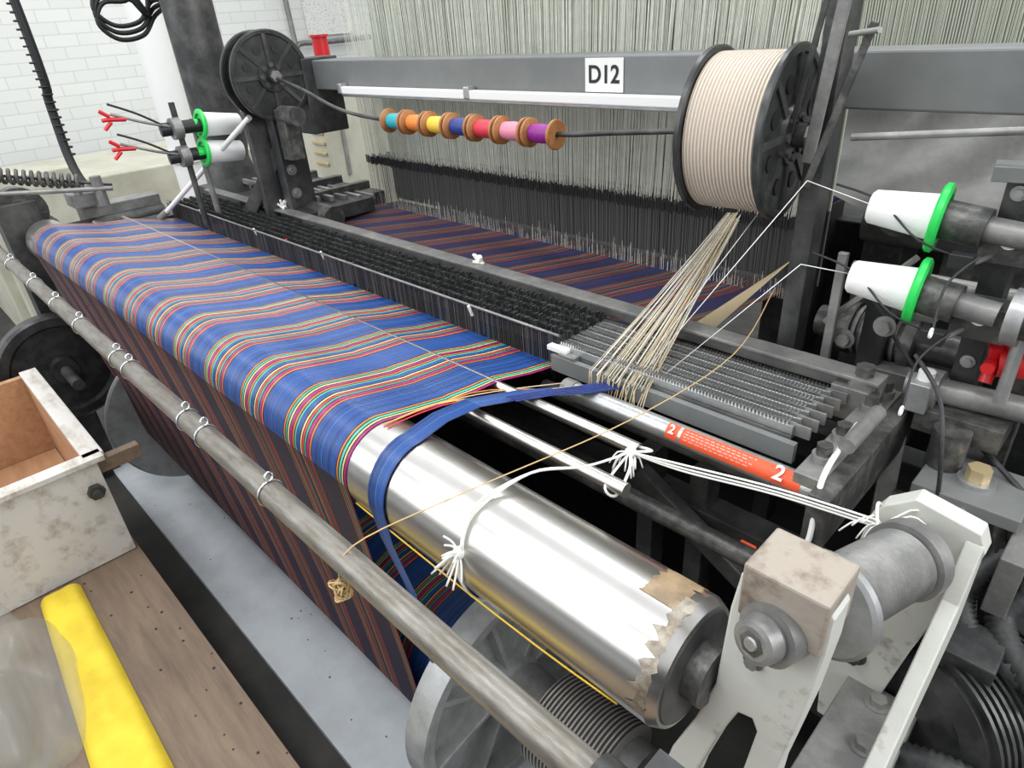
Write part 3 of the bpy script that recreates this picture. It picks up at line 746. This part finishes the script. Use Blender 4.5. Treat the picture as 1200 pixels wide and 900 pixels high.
for p in((-3.05,.60,1.105),(-3.12,.66,1.105)): c.hexa(p,(p[0],p[1],p[2]+.02),.016,'alu')
c.cyl((-3.1,.5,.97),(-3.1,.9,.97),.03,'dark_iron')
c.cyl((-3.12,.28,1.16),(-2.95,.70,1.12),.009,'mid_iron'); c.cyl((-2.98,.66,1.06),(-2.98,.66,1.17),.02,'mid_iron')
c.done(.003)
c=M('coil_spring'); pts=[]
A=Vector((-3.15,.28,1.24)); B=Vector((-3.02,.62,1.15)); d,u,v=frame(B-A); l=(B-A).length
for i in range(16*12+1):
    a=2*pi*i/12; pts.append(A+d*l*i/(16*12)+(u*math.cos(a)+v*math.sin(a))*.024)
c.tube(pts,.007,'grease_iron',6,1); c.tube([A-d*.2,A,B,B+d*.1],.006,'dark_iron',6,2); c.done()
c=M('control_cabinet'); c.box((-3.5,2.05,.72),(.9,.6,1.44),'cream_panel'); c.box((-3.04,1.8,1.2),(.02,.015,.5),'alu')
for i in range(8): c.box((-3.2,1.745,1.0+i*.05),(.12,.01,.02),'brass')
c.done(.01)
c=M('wall_notice'); c.box((-6.48,3.9,1.75),(.02,.5,.4),'paper'); c.done()
c=M('red_canister'); c.lathe((-3.1,1.8,1.44),(0,0,1),[(0,.001),(0,.045),(.004,.045),(.004,.038),(.13,.036),(.13,.044),(.14,.044),(.14,.001)],'red_plastic',28); c.done()
c=M('wall_bench'); c.box((-5.4,1.6,.45),(1.2,2.4,.9),'cream_panel'); c.box((-4.75,.7,.5),(.1,.5,1.0),'cream_panel'); c.done(.01)

# ------------------------------------------------------------ foreground left
c=M('wooden_platform')
for i,(y0,y1) in enumerate(((-.70,-.27),(-.265,.18))):
    c.box((-.95,(y0+y1)/2,.315),(2.7,y1-y0-.004,.03),'wood_board')
for x in(-2.1,-1.2,-.3): c.box((x,-.26,.15),(.08,.84,.30),'wood_board')
for i in range(26):
    x=-1.80+i*.045; y=random.choice((.03,.07,.11,.14,.165))+random.uniform(-.01,.01); c.cyl((x,y,.3295),(x,y,.331),random.uniform(.002,.004),'black',seg=8)
c.done(.003)
c=M('wooden_crate')
x0,x1,y0,y1,z0,z1=-2.62,-1.85,-.35,.17,.333,.64
c.box((x1,(y0+y1)/2,(z0+z1)/2),(.025,y1-y0,z1-z0),'plank_white')
c.box((x0,(y0+y1)/2,(z0+z1)/2),(.025,y1-y0,z1-z0),'wood_orange')
c.box(((x0+x1)/2,y1-.012,(z0+z1)/2),(x1-x0-.026,.022,z1-z0-.01),'wood_orange')
c.box(((x0+x1)/2,y0+.012,(z0+z1)/2),(x1-x0-.026,.022,z1-z0-.01),'wood_orange')
c.box(((x0+x1)/2,(y0+y1)/2,z0+.01),(x1-x0-.03,y1-y0-.05,.02),'wood_orange')
c.box((x1+.0,y1-.28,z1+.008),(.05,.60,.016),'plank_white')
c.box(((x0+x1)/2,y1,z1+.008),(x1-x0,.05,.016),'plank_white')
c.box((x1-.02,.21,z1-.03),(.03,.14,.04),'wood_board')
c.hexa((x1+.012,.14,.56),(x1+.03,.14,.56),.022,'dark_iron'); c.cyl((x1+.03,.14,.56),(x1+.045,.14,.56),.012,'dark_iron')
c.done(.002)
vs=[];fs=[];nx,ny=50,18
for j in range(ny+1):
    for i in range(nx+1):
        s=i/nx;t=j/ny; x=-1.80+1.15*s; w=.048+.026*s; y=-.035-.045*s+(t-.5)*2*w
        z=.333+.018*(1-abs(2*t-1)**6)+.007*noise.noise((s*14,t*3,4))*(1-(2*t-1)**2)
        vs.append((x,y,max(z,.332)))
for j in range(ny):
    for i in range(nx): a0=j*(nx+1)+i; fs.append((a0,a0+1,a0+nx+2,a0+nx+1))
c=M('yellow_sack'); c.add(vs,fs,'yellow_cloth',True); c.done()
c=M('plastic_bag'); pc=Vector((-1.42,-.20,.45)); c.sphere(pc,.15,'plastic_bag',64,(1.7,.72,.85))
for i,v in enumerate(c.v):
    p=Vector(v); k=noise.noise(p*7)*.05+abs(noise.noise(p*11))*.045; d=(p-pc).normalized(); p+=d*k; p.z=max(p.z,.333); c.v[i]=tuple(p)
c.done()

# ------------------------------------------------------------ lights, world, camera
w=bpy.data.worlds.new('world'); sc.world=w; w.use_nodes=True
nt=w.node_tree; bg=nt.nodes['Background']; N=nt.nodes.new; L=nt.links.new
tc=N('ShaderNodeTexCoord'); sp=N('ShaderNodeSeparateXYZ'); L(tc.outputs['Generated'],sp.inputs[0])
r=N('ShaderNodeValToRGB'); r.color_ramp.elements[0].position=.3; r.color_ramp.elements[0].color=(.30,.305,.31,1); r.color_ramp.elements[1].position=.9; r.color_ramp.elements[1].color=(.95,.98,1,1)
mr=N('ShaderNodeMapRange'); mr.inputs[1].default_value=-1; L(sp.outputs['Z'],mr.inputs[0]); L(mr.outputs[0],r.inputs[0]); L(r.outputs[0],bg.inputs[0]); bg.inputs[1].default_value=1.15
def area(name,loc,target,sx,sy,e,col=(1,1,1)):
    l=bpy.data.lights.new(name,'AREA'); l.shape='RECTANGLE'; l.size=sx; l.size_y=sy; l.energy=e; l.color=col
    o=bpy.data.objects.new(name,l); sc.collection.objects.link(o); o.location=loc
    o.rotation_euler=(Vector(target)-Vector(loc)).to_track_quat('-Z','Y').to_euler(); return o
area('added_overhead_light',(-1.5,-.6,4.2),(-1.5,.5,1),4.5,.5,70,(.96,.99,1))  # unseen, added overhead for reflections along the roller
area('added_overhead_light',(-1.5,2.3,4.0),(-1.5,1.2,1),4.5,.4,60,(.96,.99,1))  # second unseen overhead strip, added for the same reflections
area('window_light',(-3.5,-3.2,3.2),(-2.5,.8,.9),4,2.2,110,(.93,.97,1))
area('window_light',(3.2,1.5,3.0),(-.5,1,1),2.5,2,115,(.97,.99,1))
area('added_overhead_light',(-4.6,1.5,3.8),(-5.2,1.5,1.5),1.5,3,22)  # unseen light added near the left wall

cam=bpy.data.cameras.new('camera'); co=bpy.data.objects.new('camera',cam); sc.collection.objects.link(co)
R=Vector((.703,.7087,-.067)).normalized(); F=Vector((-.642,.591,-.489)).normalized(); U=R.cross(F).normalized(); F=U.cross(R).normalized()
mat=Matrix((R,U,-F)).transposed().to_4x4(); mat.translation=Vector((0,0,1.6)); co.matrix_world=mat
cam.sensor_width=36; cam.lens=23.1; cam.clip_start=.02
sc.camera=co
